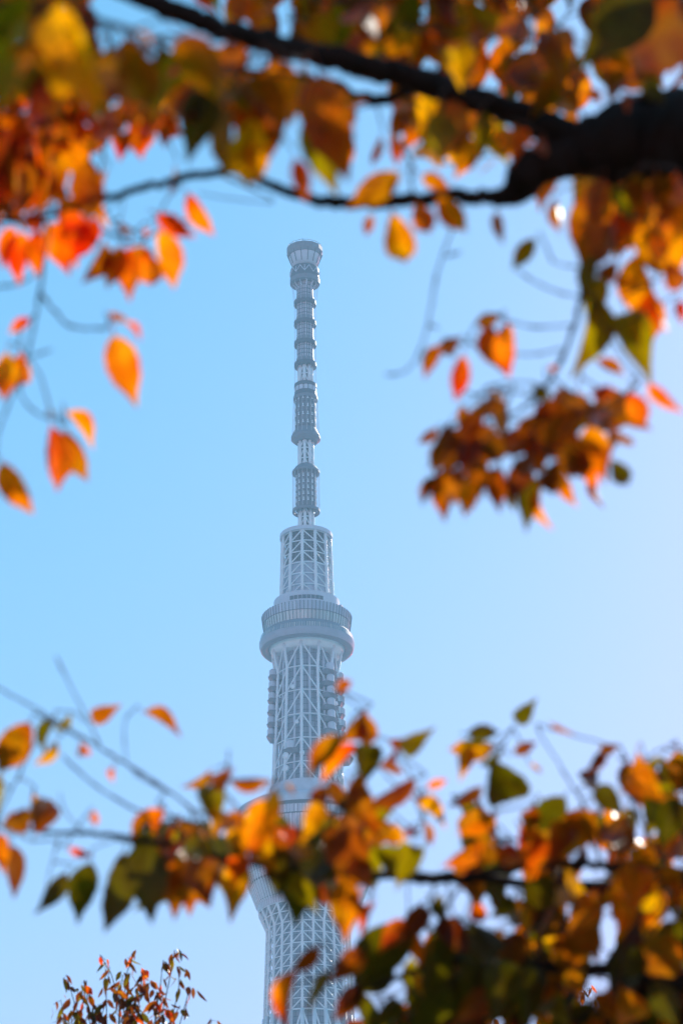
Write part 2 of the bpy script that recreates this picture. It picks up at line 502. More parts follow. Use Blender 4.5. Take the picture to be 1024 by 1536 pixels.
bm = bmesh.new()       # roof clutter to the right of the drum
for a0, hh in ((70, 2.2), (78, 1.4), (62, 1.2), (85, 2.6)):
    box(bm, R(a0), 50 * s, 57 * s, zt(924), zt(924) + hh, 2.2)
link('roof_plant', bm, ud, [M_pale])
# --- shaft between the decks
fs = lambda y: 46.0 + (y - 1015) / 150 * 6.4
def fsh(y): return 46 + (1015 - y) / 35 * 7.0 if y < 1015 else fs(y)
lattice('shaft_lattice', [981, 1015, 1051, 1087, 1123, 1159, 1192], fsh, 12, R(-9), 0.60, 0.26, 0.32, M_white, tower)
lattice('shaft_inner_posts', [984, 1015, 1087, 1192], lambda y: 42 + (y - 984) / 208 * 5, 12, R(6), 0.5, 0.2, 0.2, M_pale, tower, rule=False, diag=False)
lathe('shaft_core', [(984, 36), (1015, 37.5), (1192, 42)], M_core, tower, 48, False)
def platform(y, ang, rout, both=True):
    z = zt(y); s = sc_at(z); r0 = fs(max(y, 1015)) * s - 1.5; r1 = (rout + 2.6) * s
    bm = bmesh.new()
    pts = [pol(r0, ang - .30, 0), pol(r1 * .97, ang - .21, 0), pol(r1, ang, 0), pol(r1 * .97, ang + .21, 0), pol(r0, ang + .30, 0)]
    top = [bm.verts.new(q + Vector((0, 0, z + .25))) for q in pts]
    bot = [bm.verts.new(q * .93 + Vector((0, 0, z - 1.5 + 0.9 * (i == 2)))) for i, q in enumerate(pts)]
    bm.faces.new(top); bm.faces.new(bot[::-1])
    for i in range(5): bm.faces.new((top[i], bot[i], bot[(i + 1) % 5], top[(i + 1) % 5]))
    bmesh.ops.recalc_face_normals(bm, faces=bm.faces)
    pf = link('antenna_platform', bm, tower, [M_grey])
    bm = bmesh.new()
    c = pol((r0 + r1) / 2 + .3, ang, 0)
    tube(bm, [c + Vector((0, 0, z + .3)), c + Vector((0, 0, z + 3.0)), c + Vector((0, 0, z + 3.5))], [1.65, 1.65, 1.2], 16)
    link('radome', bm, pf, [M_pale])
for i, y in enumerate((1019, 1036.5, 1054, 1072, 1090, 1108)):
    platform(y, R(-82), 56.5 + i * .6)
    platform(y + 2, R(44), 54 + i * .5)
    platform(y + 4, R(88), 52.5 + i * .6)
platform(1142, R(84), 67)
platform(1140, R(-28), 55)
def dish(y, ang, rpx, r=None):
    z = zt(y); s = sc_at(z); rr = (r or fs(max(1015, y)) + 1.5) * s; d = rpx * s
    c = pol(rr, ang, z); o_ = pol(1, ang, 0)
    bm = bmesh.new()
    tube(bm, [c - o_ * 1.6, c - o_ * .9, c, c + o_ * .25], [d * .3, d * .85, d, d * .92], 20)
    link('dish_antenna', bm, tower, [M_white], True)
for y, a, q in ((1148, -37, 5.6), (1167, -37, 5.6), (1046, -25, 3.8), (1147, -8, 3.8), (1173, -68, 4.2), (1158, 62, 4), (1170, 74, 4.5), (1100, -17, 3.2), (1150, 40, 3.2), (1064, 62, 3.6)):
    dish(y, R(a), q)
# --- lower observation deck
ld = lathe('lower_deck', [(1184, 46), (1186, 57.5), (1207, 58.5), (1216, 60), (1218, 98)], M_pale, tower, 80, False)
lathe('roof_edge', [(1217, 98), (1222, 106.5), (1229, 108), (1235, 108)], M_pale, ld, 80)
lathe('louvre_band', [(1235.2, 107.8), (1240, 107.4)], M_dark, ld, 80, False)
lathe('upper_wall', [(1240.2, 107.5), (1252, 106.4)], M_glass2, ld, 80, False)
ring('wall_rail', 1252.8, 107.2, 1.4, 2, M_dark, ld, 80)
lathe('glass_band', [(1253.5, 106.2), (1290, 100.4)], M_glass2, ld, 80, False)
ring('wall_rail', 1291, 101.2, 1.4, 2, M_dark, ld, 80)
lathe('lower_wall', [(1292, 100), (1331, 88.5)], M_glass2, ld, 80, False)
ring('wall_rail', 1332, 89.0, 2.2, 2, M_dark, ld, 80)
lathe('deck_skirt', [(1333, 88), (1362, 76.5), (1371, 75), (1371, 50)], M_glass2, ld, 80, False)
bm = bmesh.new()
s = sc_at(zt(1290))
for k in range(84):
    a = 2 * math.pi * k / 84
    tube(bm, [pol(r * s, a, zt(y)) for y, r in ((1241, 108), (1253, 107), (1291, 101), (1332, 89.2), (1362, 77.2))], 0.12, 4)
link('mullion', bm, ld, [M_white])
# --- lower shaft down to the ground
zz = zt(1541)
ys = [1371, 1384, 1398] + [1398 + 16.6 * k for k in range(1, 9)]
fl = lambda y: 74 - (y - 1371) / 27 * 12 if y < 1398 else 62 + (y - 1398) / 130 * 5
lattice('lower_lattice', ys, fl, 24, R(-7.5), 0.50, 0.23, 0.28, M_white, tower)
zb = zt(ys[-1]); rb = fl(ys[-1]) * sc_at(zb)
lattice('base_lattice', [zb - k * zb / 20 for k in range(21)], lambda z: rb + (zb - z) / zb * 17, 24, R(-7.5), 0.8, 0.34, 0.42, M_white, tower, raw=True, rule=False)
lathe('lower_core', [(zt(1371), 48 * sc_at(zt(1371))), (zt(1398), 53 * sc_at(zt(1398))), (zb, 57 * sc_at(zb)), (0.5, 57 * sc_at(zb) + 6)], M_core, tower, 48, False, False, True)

# ------------------------------------------------------------------ leaves
rnd = random.Random(7)
def leaf_bm(seed):
    """unit leaf: base at origin, tip at +Y 1, width 1 over X, face along +Z; petiole behind the base"""
    rg = random.Random(seed)
    bm = bmesh.new(); uvl = bm.loops.layers.uv.new('UVMap')
    NL, NW = 11, 6
    fold, droop, wav = rg.uniform(.05, .55), rg.uniform(-.05, .36), rg.uniform(0, 6)
    skew = rg.uniform(-.05, .05)
    g = []
    for i in range(NL + 1):
        t_ = i / NL
        w_ = math.sin(math.pi * t_ ** .80) ** .88
        if t_ > .72: w_ *= 1 - .30 * math.sin(math.pi * (t_ - .72) / .28)      # drawn-out tip
        w_ = max(w_, 0.015) * .5
        row = []
        for j in range(NW + 1):
            u = j / NW * 2 - 1
            ser = 1 + (0.05 if i % 2 else -0.02) * (abs(u) > .9)
            x = u * w_ * ser + skew * math.sin(math.pi * t_)
            zc = fold * abs(u) * w_ - droop * t_ * t_ + .025 * math.sin(7 * t_ + wav + u * 2) * abs(u)
            row.append((bm.verts.new((x, t_, zc)), u, t_))
        g.append(row)
    for i in range(NL):
        for j in range(NW):
            q = (g[i][j], g[i][j + 1], g[i + 1][j + 1], g[i + 1][j])
            f = bm.faces.new([v[0] for v in q]); f.smooth = True
            for lp, v in zip(f.loops, q): lp[uvl].uv = (v[1], v[2])
    pt = [Vector((0, .02, .0)), Vector((0, -.09, .03)), Vector((.02, -.2, .09))]
    n = 5; rr = []
    for p_ in pt: rr.append([bm.verts.new(p_ + Vector((.024 * math.cos(6.283 * k / n), 0, .012 * math.sin(6.283 * k / n)))) for k in range(n)])
    for i in range(2):
        for k in range(n): bm.faces.new((rr[i][k], rr[i][(k + 1) % n], rr[i + 1][(k + 1) % n], rr[i + 1][k])).smooth = True
    return bm
NV = 9
LEAFMESH = {}
for ci, c in enumerate(LK):
    for v in range(NV):
        b = leaf_bm(100 + v)
        me = bpy.data.meshes.new('leaf_' + c.lower())
        b.to_mesh(me); b.free()
        me.materials.append(LEAFM[c])
        LEAFMESH[c, v] = me

def leaf_matrix(base, tip, wid, d, cls, dd=0.0):
    """place a leaf from its base and tip pixels at depth d; a narrow outline means the blade is turned"""
    white = cls[-1] == 'w'
    lit = cls[-1] == '+'
    dim = cls[-1] == '-'
    L = math.dist(base, tip) * 1.04; wid *= 1.03
    asp = rnd.uniform(.43, .53)
    P0 = world_pt(base[0], base[1], d)
    Lr, Wr = L, L * asp
    tilt, roll = 0.0, 0.0
    if wid > L * asp:                    # seen foreshortened: tip towards or away from the lens
        Lr = wid / asp; Wr = wid
        tilt = math.acos(max(.25, L / Lr)) * rnd.choice((-1, 1))
    else:
        roll = math.acos(max(.16, wid / (L * asp)))
        tilt = rnd.uniform(-.35, .35); Lr = L / math.cos(tilt)
    dirp = ((tip[0] - base[0]) * right - (tip[1] - base[1]) * up).normalized()
    V = (P0 - CAM).normalized()
    Y = (dirp * math.cos(tilt) + V * math.sin(tilt)).normalized()
    Z0 = (-V - Y * (-V).dot(Y)).normalized()
    X0 = Y.cross(Z0)
    best = None
    if white:
        h = (sun_dir - V).normalized(); Wr = L * .6
        Z = (h - Y * h.dot(Y)).normalized(); X = Y.cross(Z)
    else:
        opts = []
        for sgn in (1, -1):
            a = roll * sgn
            Z = Z0 * math.cos(a) + X0 * math.sin(a)
            opts.append((abs(Z.dot(sun_dir)), Z))
        opts.sort(key=lambda q: q[0])
        Z = opts[1][1] if lit else opts[0][1] if dim else opts[rnd.randint(0, 1)][1]
        if rnd.random() < .5: Z = -Z
        X = Y.cross(Z)
    k = d / FPX
    mm = Matrix.Identity(4)
    for i, (v, s_) in enumerate(((X, Wr * k), (Y, Lr * k), (Z, Lr * k))):
        for r_ in range(3): mm[r_][i] = v[r_] * s_
    mm.translation = P0
    return mm, L * max(wid, 4)

def inpoly(x, y, P):
    c = False
    for i in range(len(P)):
        x0, y0 = P[i]; x1, y1 = P[i - 1]
        if (y0 > y) != (y1 > y) and x < (x1 - x0) * (y - y0) / (y1 - y0) + x0: c = not c
    return c

SUNLIT = []                       # leaves the sun reaches: the random filling keeps out of their light
TREES = []
def open_sun_paths(rad=.036):
    n = 0
    for t_ in TREES:
        keep = []
        for lf in t_.leaves:
            ok = True
            if lf[3]:
                c_ = lf[1] @ Vector((0, .5, 0))
                for q, big in SUNLIT:
                    v = c_ - q; a = v.dot(sun_dir)
                    if a > .02 and (big or lf[3] is True) and (v - a * sun_dir).length < rad * (.62 if lf[3] is not True else 1.15 if big else 1): ok = False; break
            if ok: keep.append(lf)
            else: n += 1
        t_.leaves = keep
    print('pruned', n)

class Tree:
    def __init__(self, name, label, foot, cat='tree', group=None):
        self.root = tag(empty(name, foot), label, cat, group)
        self.foot = Vector(foot); self.leaves = []; self.nodes = []; TREES.append(self)
    def branch(self, name, pts, mat=M_bark, n=10, wob=0.004):
        """pts: (px, py, depth, thickness in px)"""
        P = [(world_pt(x, y, d), th / 2 * d / FPX) for x, y, d, th in pts]
        self.limb(name, P, mat, n, wob)
    def limb(self, name, P, mat=M_bark, n=10, wob=0.004):
        pts, rad = [], []
        for i in range(len(P) - 1):        # Catmull-Rom through the points
            p0, p1, p2, p3 = (P[max(i - 1, 0)], P[i], P[i + 1], P[min(i + 2, len(P) - 1)])
            steps = 7
            for k in range(steps):
                t_ = k / steps
                q = 0.5 * (2 * p1[0] + (p2[0] - p0[0]) * t_ + (2 * p0[0] - 5 * p1[0] + 4 * p2[0] - p3[0]) * t_ ** 2 + (3 * p1[0] - p0[0] - 3 * p2[0] + p3[0]) * t_ ** 3)
                r_ = p1[1] + (p2[1] - p1[1]) * t_
                q = q + Vector([rnd.uniform(-1, 1) for _ in range(3)]) * min(wob, r_ * .5)
                pts.append(q); rad.append(r_ * (rnd.uniform(.92, 1.1) if r_ > .004 else rnd.choice((.85, .9, 1, 1.1, 1.5))))
        pts.append(P[-1][0]); rad.append(P[-1][1])
        bm = bmesh.new()
        tube(bm, [q - self.foot for q in pts], rad, n)
        o = link(name, bm, self.root, [mat], True)
        self.nodes += pts[1:]
        return o
    def trace(self, text, d, jit=.25):
        for s_ in text.split(';'):
            s_ = s_.strip()
            if not s_: continue
            a = s_.split(',')
            bx, by, tx, ty, wd = map(float, a[:5])
            dd = float(a[6]) if len(a) > 6 else d + rnd.uniform(-jit, jit)
            cls = a[5].strip()
            mm, area = leaf_matrix((bx, by), (tx, ty), wd, dd, cls)
            self.leaves.append((area, mm, 'Y' if cls[0] == 'W' else cls[0], False))
            if cls[-1] in '+w': SUNLIT.append((mm @ Vector((0, .5, 0)), area > 3800 or cls[0] == 'Y'))
            self.leaves[-1] = (*self.leaves[-1][:3], cls[-1] not in '+w' and 2)
    def fill(self, poly, n, d0, d1, classes, lo=58, hi=88, ang=(60, 120), gaps=(), rank=.3):
        xs = [q[0] for q in poly]; ys_ = [q[1] for q in poly]
        made = tries = 0; n = round(n * 1.4)
        while made < n and tries < n * 40:
            tries += 1
            x, y = rnd.uniform(min(xs), max(xs)), rnd.uniform(min(ys_), max(ys_))
            if not inpoly(x, y, poly): continue
            d = rnd.uniform(d0, d1)
            L = rnd.uniform(lo, hi) * (d0 / d)
            a = R(rnd.uniform(*ang)); dx, dy = math.cos(a) * L / 2, math.sin(a) * L / 2
            wd = L * rnd.choice((rnd.uniform(.15, .45), rnd.uniform(.36, .58)))
            ok = True
            for gx, gy, gr in gaps:
                for q in (-1, -.5, 0, .5, 1):
                    if math.hypot(x + dx * q - gx, y + dy * q - gy) < gr + (wd * .34 if abs(q) < 1 else 2): ok = False
            if not ok: continue
            c = rnd.choice(classes)
            mm, area = leaf_matrix((x - dx, y - dy), (x + dx, y + dy), wd, d, c)
            vis = 0 <= x <= 1024 and 0 <= y <= 1536
            self.leaves.append((area * rank if vis else 0, mm, c[0], True)); made += 1
    def finish(self, rad=0.0013, keep=100):
        # twigs: every leaf hangs from the nearest wood or from a neighbour's twig
        bm = bmesh.new()
        nodes = list(self.nodes); todo = []
        for a, mm, c, fl in self.leaves:
            todo.append(mm @ Vector((.02, -.2, .09)))
        best = [min(((q - n_).length_squared, i) for i, n_ in enumerate(nodes)) for q in todo]
        left = set(range(len(todo)))
        while left:
            k = min(left, key=lambda i: best[i][0]); left.remove(k)
            q = todo[k]; n_ = nodes[best[k][1]]
            if (q - n_).length > .012:
                mid = (q + n_) / 2 + Vector((rnd.uniform(-1, 1), rnd.uniform(-1, 1), rnd.uniform(-.2, 1.2))) * .1 * (q - n_).length
                tube(bm, [n_ - self.foot, mid - self.foot, q - self.foot], [rad * 1.5, rad * 1.2, rad], 5, False)
            nodes.append(q); j = len(nodes) - 1
            for i in left:
                dsq = (todo[i] - q).length_squared
                if dsq < best[i][0]: best[i] = (dsq, j)
        if len(bm.verts): link('twig', bm, self.root, [M_twig], True)['kind'] = 'stuff'
        else: bm.free()
        self.leaves.sort(key=lambda q: -q[0])
        inv = Matrix.Translation(-self.foot)
        for a, mm, c, fl in self.leaves[:keep]:
            o = bpy.data.objects.new('leaf', LEAFMESH[c, rnd.randrange(NV)])
            col.objects.link(o); o.parent = self.root
            o.matrix_local = inv @ mm
        rest = self.leaves[keep:]
        if rest:
            vs, fs_, mi, uvs = [], [], [], []
            for a, mm, c, fl in rest:
                src = LEAFMESH[c, rnd.randrange(NV)]
                o0 = len(vs); M2 = inv @ mm; k = LK.index(c)
                vs += [M2 @ v.co for v in src.vertices]
                ul = src.uv_layers[0].data
                for pl in src.polygons:
                    fs_.append([o0 + i for i in pl.vertices]); mi.append(k)
                    uvs += [ul[i].uv[:] for i in pl.loop_indices]
            me = bpy.data.meshes.new('foliage')
            me.from_pydata(vs, [], fs_)
            ul = me.uv_layers.new(name='UVMap')
            for i, u in enumerate(uvs): ul.data[i].uv = u
            me.polygons.foreach_set('material_index', mi)
            me.polygons.foreach_set('use_smooth', [True] * len(fs_))
            for c in LK: me.materials.append(LEAFM[c])
            o = link('foliage', me, self.root)
            o['kind'] = 'stuff'

def foot_of(px, py, d):
    p_ = world_pt(px, py, d); return (p_.x, p_.y, 0)

# ================= tree whose thick limb crosses the top
f = foot_of(1560, 420, 5.2)
A = Tree('cherry_tree', 'cherry tree whose thick black limb crosses the top, rust leaves hanging right of the mast', f, 'tree')
fp = Vector(f)
A.limb('trunk', [(fp, .16), (fp + Vector((.03, .05, .9)), .13), (fp + Vector((-.02, 0, 1.9)), .12), (world_pt(1560, 470, 5.1), .105), (world_pt(1400, 310, 4.8), .09),
                 (world_pt(1180, 225, 4.55), .073), (world_pt(1060, 214, 4.42), .064), (world_pt(1010, 208, 4.4), .074), (world_pt(965, 214, 4.4), .063), (world_pt(930, 212, 4.4), .060), (world_pt(888, 212, 4.4), .040)], M_bark, 14, .014)
A.branch('branch', [(930, 215, 4.4, 72), (885, 208, 4.4, 60), (850, 200, 4.4, 50), (760, 165, 4.4, 44), (700, 146, 4.37, 37), (640, 122, 4.35, 44), (580, 108, 4.33, 37), (520, 92, 4.3, 41), (455, 78, 4.28, 34), (400, 62, 4.25, 38), (340, 46, 4.2, 31), (290, 28, 4.2, 35), (190, -12, 4.2, 28), (60, -70, 4.2, 22)], n=12)
A.branch('branch', [(920, 220, 4.4, 70), (850, 238, 4.4, 68), (800, 250, 4.4, 66), (778, 283, 4.4, 50), (748, 297, 4.4, 27), (690, 294, 4.4, 21), (640, 298, 4.4, 21), (570, 303, 4.4, 22), (490, 303, 4.4, 19), (435, 288, 4.4, 16), (400, 272, 4.42, 14),
                    (360, 256, 4.45, 14), (315, 260, 4.5, 13), (250, 273, 4.5, 12), (165, 296, 4.5, 11), (80, 322, 4.5, 8), (10, 332, 4.5, 4)])
A.branch('branch', [(640, 125, 4.35, 16), (560, 150, 4.4, 18), (500, 128, 4.4, 18), (440, 118, 4.4, 16), (390, 112, 4.4, 14), (340, 98, 4.4, 9), (290, 85, 4.4, 5)])
A.branch('branch', [(925, 250, 4.4, 16), (905, 310, 4.4, 9), (886, 380, 4.4, 8), (873, 440, 4.4, 7), (860, 490, 4.4, 6), (845, 530, 4.4, 6), (828, 565, 4.4, 6), (806, 595, 4.4, 5), (770, 620, 4.4, 4), (720, 640, 4.4, 3)], n=7)
for q in ([(868, 446, 4.4, 3), (820, 432, 4.4, 3), (775, 405, 4.4, 3)], [(860, 487, 4.4, 3), (800, 490, 4.4, 3), (750, 478, 4.4, 3)], [(845, 522, 4.4, 3), (790, 532, 4.4, 3), (715, 522, 4.4, 3)],
          [(875, 402, 4.4, 3), (845, 398, 4.4, 2.5), (828, 392, 4.4, 2)], [(828, 565, 4.4, 5), (870, 600, 4.4, 4), (930, 620, 4.4, 3)], [(880, 420, 4.4, 4), (910, 500, 4.4, 4), (960, 570, 4.4, 3)],
          [(690, 300, 4.4, 4), (672, 360, 4.4, 3.5), (655, 410, 4.4, 3.5), (645, 470, 4.4, 3.5), (632, 520, 4.4, 3), (610, 555, 4.4, 3), (578, 562, 4.4, 3.5)],
          [(668, 385, 4.4, 3), (690, 378, 4.4, 4)], [(642, 488, 4.4, 3), (656, 492, 4.4, 4)],
          [(806, 595, 4.4, 4), (800, 650, 4.4, 3), (790, 700, 4.4, 2.5)], [(806, 595, 4.4, 4), (750, 590, 4.4, 3), (700, 640, 4.4, 2.5)],
          [(940, 235, 4.5, 14), (985, 330, 4.5, 8), (985, 420, 4.5, 4)], [(330, 262, 4.45, 3), (410, 300, 4.45, 3), (360, 300, 4.45, 2.5), (300, 290, 4.4, 2.5)]):
    A.branch('twig_branch', q, M_twig, 6, .0045)
# hanging leaves right of the mast
A.trace('''690,505,658,532,26,B;662,518,636,566,24,B+;694,533,686,600,28,R-;748,476,710,486,22,K-;735,486,748,562,36,K;760,484,754,560,32,R+;
885,440,868,562,40,G+;905,415,880,480,34,G;893,541,936,563,18,B;972,575,1012,624,22,R+;822,552,836,553,10,R;800,580,822,600,20,D;
655,640,629,670,16,K-;676,632,650,702,24,K-;755,585,700,642,20,K-;692,640,668,712,36,K-;702,640,705,722,40,K-;655,714,631,756,18,K-;675,700,664,780,34,B;
706,715,697,775,28,O;746,650,736,702,36,K-;742,700,748,762,32,B;772,700,792,792,36,D;806,735,814,793,18,O+;808,620,780,662,32,K-;800,650,812,712,30,B;
832,690,830,742,40,K-;850,716,858,764,20,O;862,590,830,680,56,B;905,605,900,568,32,R;940,592,890,640,60,K-;880,640,905,712,44,O+;912,640,936,685,42,B+;
915,690,944,727,30,D;946,588,970,645,32,R;938,618,972,642,26,B;868,688,896,730,26,R+;690,655,640,690,28,K-;720,620,690,660,32,K-;830,600,800,640,28,K-;
800,680,770,720,30,K-;845,640,850,700,44,B;880,610,920,640,40,K-;760,600,742,660,22,K-;715,690,720,745,30,B;660,660,648,715,22,K-;690,700,690,760,30,B;740,640,700,690,40,K-;
780,640,760,700,40,K-;820,640,815,690,36,K;850,660,880,720,40,K-;900,650,880,700,30,O;790,690,765,745,36,K-;735,585,760,600,14,Ww''', 4.4, .18)
# around and under the main limb
A.trace('''600,260,518,312,42,B;634,264,676,287,24,O+;588,316,608,396,46,O+;625,304,646,360,34,O;655,296,699,347,36,O+;557,322,549,353,16,B;724,310,708,342,16,D;
745,318,746,364,18,B;802,358,767,402,26,G;835,298,838,352,20,O;832,234,805,312,36,O;892,252,866,302,62,Y+;882,290,873,392,50,B;930,280,945,330,40,G;935,325,905,385,44,O+;
1000,330,1012,430,60,O+;958,378,978,502,50,O+;940,470,968,552,52,G+;972,438,980,512,44,O+;1018,450,1023,482,18,R;920,330,895,400,36,B;985,260,1000,345,50,B;950,290,930,370,50,O;
1010,270,1020,350,46,O;905,270,890,340,40,B-;975,340,985,420,48,O+;1000,390,1020,440,34,O+;900,380,880,455,30,G;925,390,905,420,30,B;960,270,965,320,40,O;990,300,960,390,50,O+;
570,205,561,248,14,R-;590,205,598,248,18,R-;622,195,606,222,20,R+;512,150,552,172,40,R+;504,190,530,252,26,R;646,120,632,185,40,Y;662,170,660,225,46,G;655,195,640,245,48,Y;
725,170,722,225,30,G;705,205,690,270,30,O;748,195,766,218,26,O+;675,150,690,215,40,B;700,140,712,190,50,B;600,140,610,175,34,B;625,150,600,190,36,B;770,190,795,215,20,B;
745,235,720,262,12,Ow;690,238,660,250,12,Yw;665,85,715,112,46,Y+;682,75,690,125,50,Y+;577,5,570,48,36,O+;600,45,592,92,36,O+;560,60,552,95,34,O+;665,15,648,45,24,O;
750,55,765,85,22,O;795,110,800,130,26,O;860,106,885,125,22,O+;900,75,915,90,22,Yw;810,25,828,50,30,O;885,135,898,150,18,O;812,95,818,120,22,O;
975,-15,885,80,85,D-,3.9;1020,0,930,130,110,B-,4.0;880,70,1000,130,60,B;700,0,740,60,60,B-;640,50,720,80,50,B-;560,0,530,60,60,B-;620,-10,600,60,40,D;780,10,760,80,50,B;
830,50,840,120,56,B;800,80,770,150,50,B;790,100,775,160,44,D;830,120,800,170,40,B;860,130,830,180,44,B;905,120,950,140,50,B;965,120,990,150,30,D;975,55,985,110,40,B;
500,5,512,75,34,G;490,20,470,70,44,B;440,40,480,80,40,B;520,50,545,85,36,B;860,160,838,185,12,Ow;420,-5,385,35,14,Bw;975,60,968,90,14,R;990,80,980,110,14,R''', 4.4, .22)
GA = [(640, 15, 14), (707, 20, 13), (730, 32, 12), (792, 55, 16), (857, 45, 22), (647, 102, 11), (732, 112, 19), (947, 135, 20), (1007, 115, 16), (902, 158, 10), (280, 10, 13), (435, 18, 18), (220, 55, 10),
      (355, 95, 8), (535, 240, 24), (615, 235, 22), (725, 260, 26), (802, 215, 8), (840, 290, 16), (780, 320, 30), (880, 85, 14), (840, 25, 10), (565, 190, 12)]
A.fill([(400, -40), (1150, -40), (1150, 150), (900, 140), (640, 90), (400, 40)], 300, 4.65, 5.6, ['B', 'B', 'O', 'O', 'K', 'Y', 'D', 'G'], gaps=GA)
A.fill([(640, 640), (740, 595), (830, 600), (900, 590), (955, 640), (930, 720), (860, 750), (800, 765), (700, 768), (645, 745)], 16, 4.6, 4.9, ['K', 'K', 'B', 'D', 'B'], 38, 58, (50, 130), gaps=[(785, 690, 9), (735, 715, 8), (770, 625, 12), (820, 610, 8)])
A.fill([(380, -40), (1040, -40), (1040, 140), (900, 140), (760, 150), (640, 100), (400, 45)], 130, 5.2, 6.4, ['B', 'K', 'D', 'B', 'O'], 80, 110, gaps=GA)
A.trace('''985,262,1000,310,36,B;1015,258,1005,310,40,O+;955,262,948,308,32,B;930,138,955,160,30,B;780,195,770,235,30,O+;815,205,800,240,26,B''', 4.15, .08)
A.fill([(520, -30), (1040, -30), (1040, 110), (900, 60), (760, 130), (640, 95), (520, 60)], 80, 4.65, 5.0, ['D', 'B', 'K', 'B', 'B'], 60, 95, gaps=GA)
A.fill([(560, 120), (760, 185), (860, 225), (760, 230), (690, 235), (600, 190)], 34, 4.6, 5.1, ['B', 'O', 'Y', 'G'], 50, 75, gaps=GA)
A.fill([(860, 255), (1150, 260), (1150, 430), (1000, 400), (940, 370), (880, 330)], 70, 4.65, 5.5, ['O', 'O', 'B', 'Y', 'G'], 65, 100, gaps=GA)
A.fill([(480, 60), (620, 110), (620, 60), (560, 0), (450, -30), (400, 10)], 40, 4.6, 5.4, ['B', 'O', 'O', 'G', 'Y'], 45, 75, gaps=GA)
A.fill([(1000, -250), (1800, -250), (1800, 450), (1150, 420), (1060, 100)], 14, 4.6, 7.0, ['B', 'O', 'D', 'G'])  # unseen leaves added past the right edge, on the sun side, for shade
A.fill([(200, -60), (1100, -60), (1100, -320), (200, -320)], 22, 4.4, 5.2, ['B', 'O', 'D', 'G', 'R'])  # unseen leaves added above the view to block some of the sun

# ================= tree on the left
f = foot_of(-620, 520, 4.9)
B = Tree('cherry_tree', 'cherry tree at the left with big golden leaves above clusters of glowing red-orange leaves', f, 'tree')
fp = Vector(f)
B.limb('trunk', [(fp, .13), (fp + Vector((.02, .03, .8)), .11), (fp + Vector((.05, 0, 1.7)), .09), (world_pt(-620, 560, 4.9), .07), (world_pt(-480, 380, 4.8), .045), (world_pt(-250, 280, 4.7), .022), (world_pt(-60, 225, 4.6), .010)], M_bark, 12)
B.branch('branch', [(-70, 228, 4.6, 17), (0, 213, 4.6, 15), (60, 185, 4.6, 13), (150, 178, 4.6, 11), (230, 187, 4.6, 9), (292, 203, 4.6, 5)])
B.branch('branch', [(-480, 380, 4.8, 60), (-300, 130, 4.2, 34), (-120, 20, 3.4, 17), (40, 10, 3.25, 12), (180, 40, 3.3, 10), (290, 80, 3.5, 8), (370, 105, 3.85, 6), (470, 115, 3.9, 4)])
B.branch('branch', [(-250, 285, 4.7, 20), (-100, 320, 4.6, 9), (0, 330, 4.5, 8), (70, 335, 4.5, 6), (65, 400, 4.4, 5), (58, 450, 4.4, 4), (48, 505, 4.4, 4), (35, 560, 4.4, 4), (32, 592, 4.4, 3), (58, 622, 4.4, 3), (98, 628, 4.4, 2.5)], n=7)
for q in ([(60, 440, 4.4, 4), (85, 470, 4.4, 4), (108, 490, 4.4, 4), (160, 493, 4.4, 3)], [(62, 405, 4.4, 3), (30, 425, 4.4, 3), (-20, 432, 4.4, 3)], [(45, 535, 4.4, 3), (78, 525, 4.4, 3)],
          [(35, 560, 4.4, 3), (0, 640, 4.4, 3), (-5, 690, 4.4, 2)], [(90, 335, 4.5, 4), (150, 345, 4.5, 4), (200, 365, 4.5, 3), (240, 345, 4.5, 2.5), (285, 330, 4.5, 2)], [(45, 210, 4.6, 4), (42, 300, 4.5, 3), (40, 345, 4.5, 3)],
          [(160, 180, 4.6, 3), (150, 260, 4.5, 3), (120, 330, 4.5, 3)], [(180, 330, 4.5, 2), (182, 300, 4.5, 2), (140, 330, 4.5, 2)]):
    B.branch('twig_branch', q, M_twig, 6, .0045)
# big close leaves
B.trace('''88,5,152,160,74,Y+,3.10;58,48,60,128,62,Y+,3.10;100,85,88,155,40,O+,3.15;45,-10,-2,62,62,G,3.10;28,85,0,160,46,G,3.15;190,60,228,168,62,B,3.20;225,95,236,168,42,G,3.25;
150,40,185,130,66,O,3.20;270,55,328,145,64,B,3.30;262,90,270,125,28,O+,3.80;310,70,345,98,32,O+,3.85;312,140,283,238,58,D,3.80;342,160,326,258,32,G,3.85;392,105,385,250,80,B+,3.80;
378,175,372,276,62,Y+,3.80;355,120,345,180,46,G,3.85;385,125,390,200,36,Y+,3.85;420,155,432,245,42,B,3.90;480,110,508,262,74,B+,3.80;458,180,500,280,50,G+,3.85;442,238,464,300,28,R,3.6;
525,205,500,262,34,R,3.90;300,120,270,190,50,B,3.80;340,60,370,130,46,B,3.85;
410,90,440,160,44,O,3.90;280,70,240,140,40,G,3.85;175,90,150,150,50,O,3.25;5,20,-30,110,60,G,3.15;225,70,205,45,14,Yw,3.25;160,255,142,280,14,Ow,4.4''', 3.0)
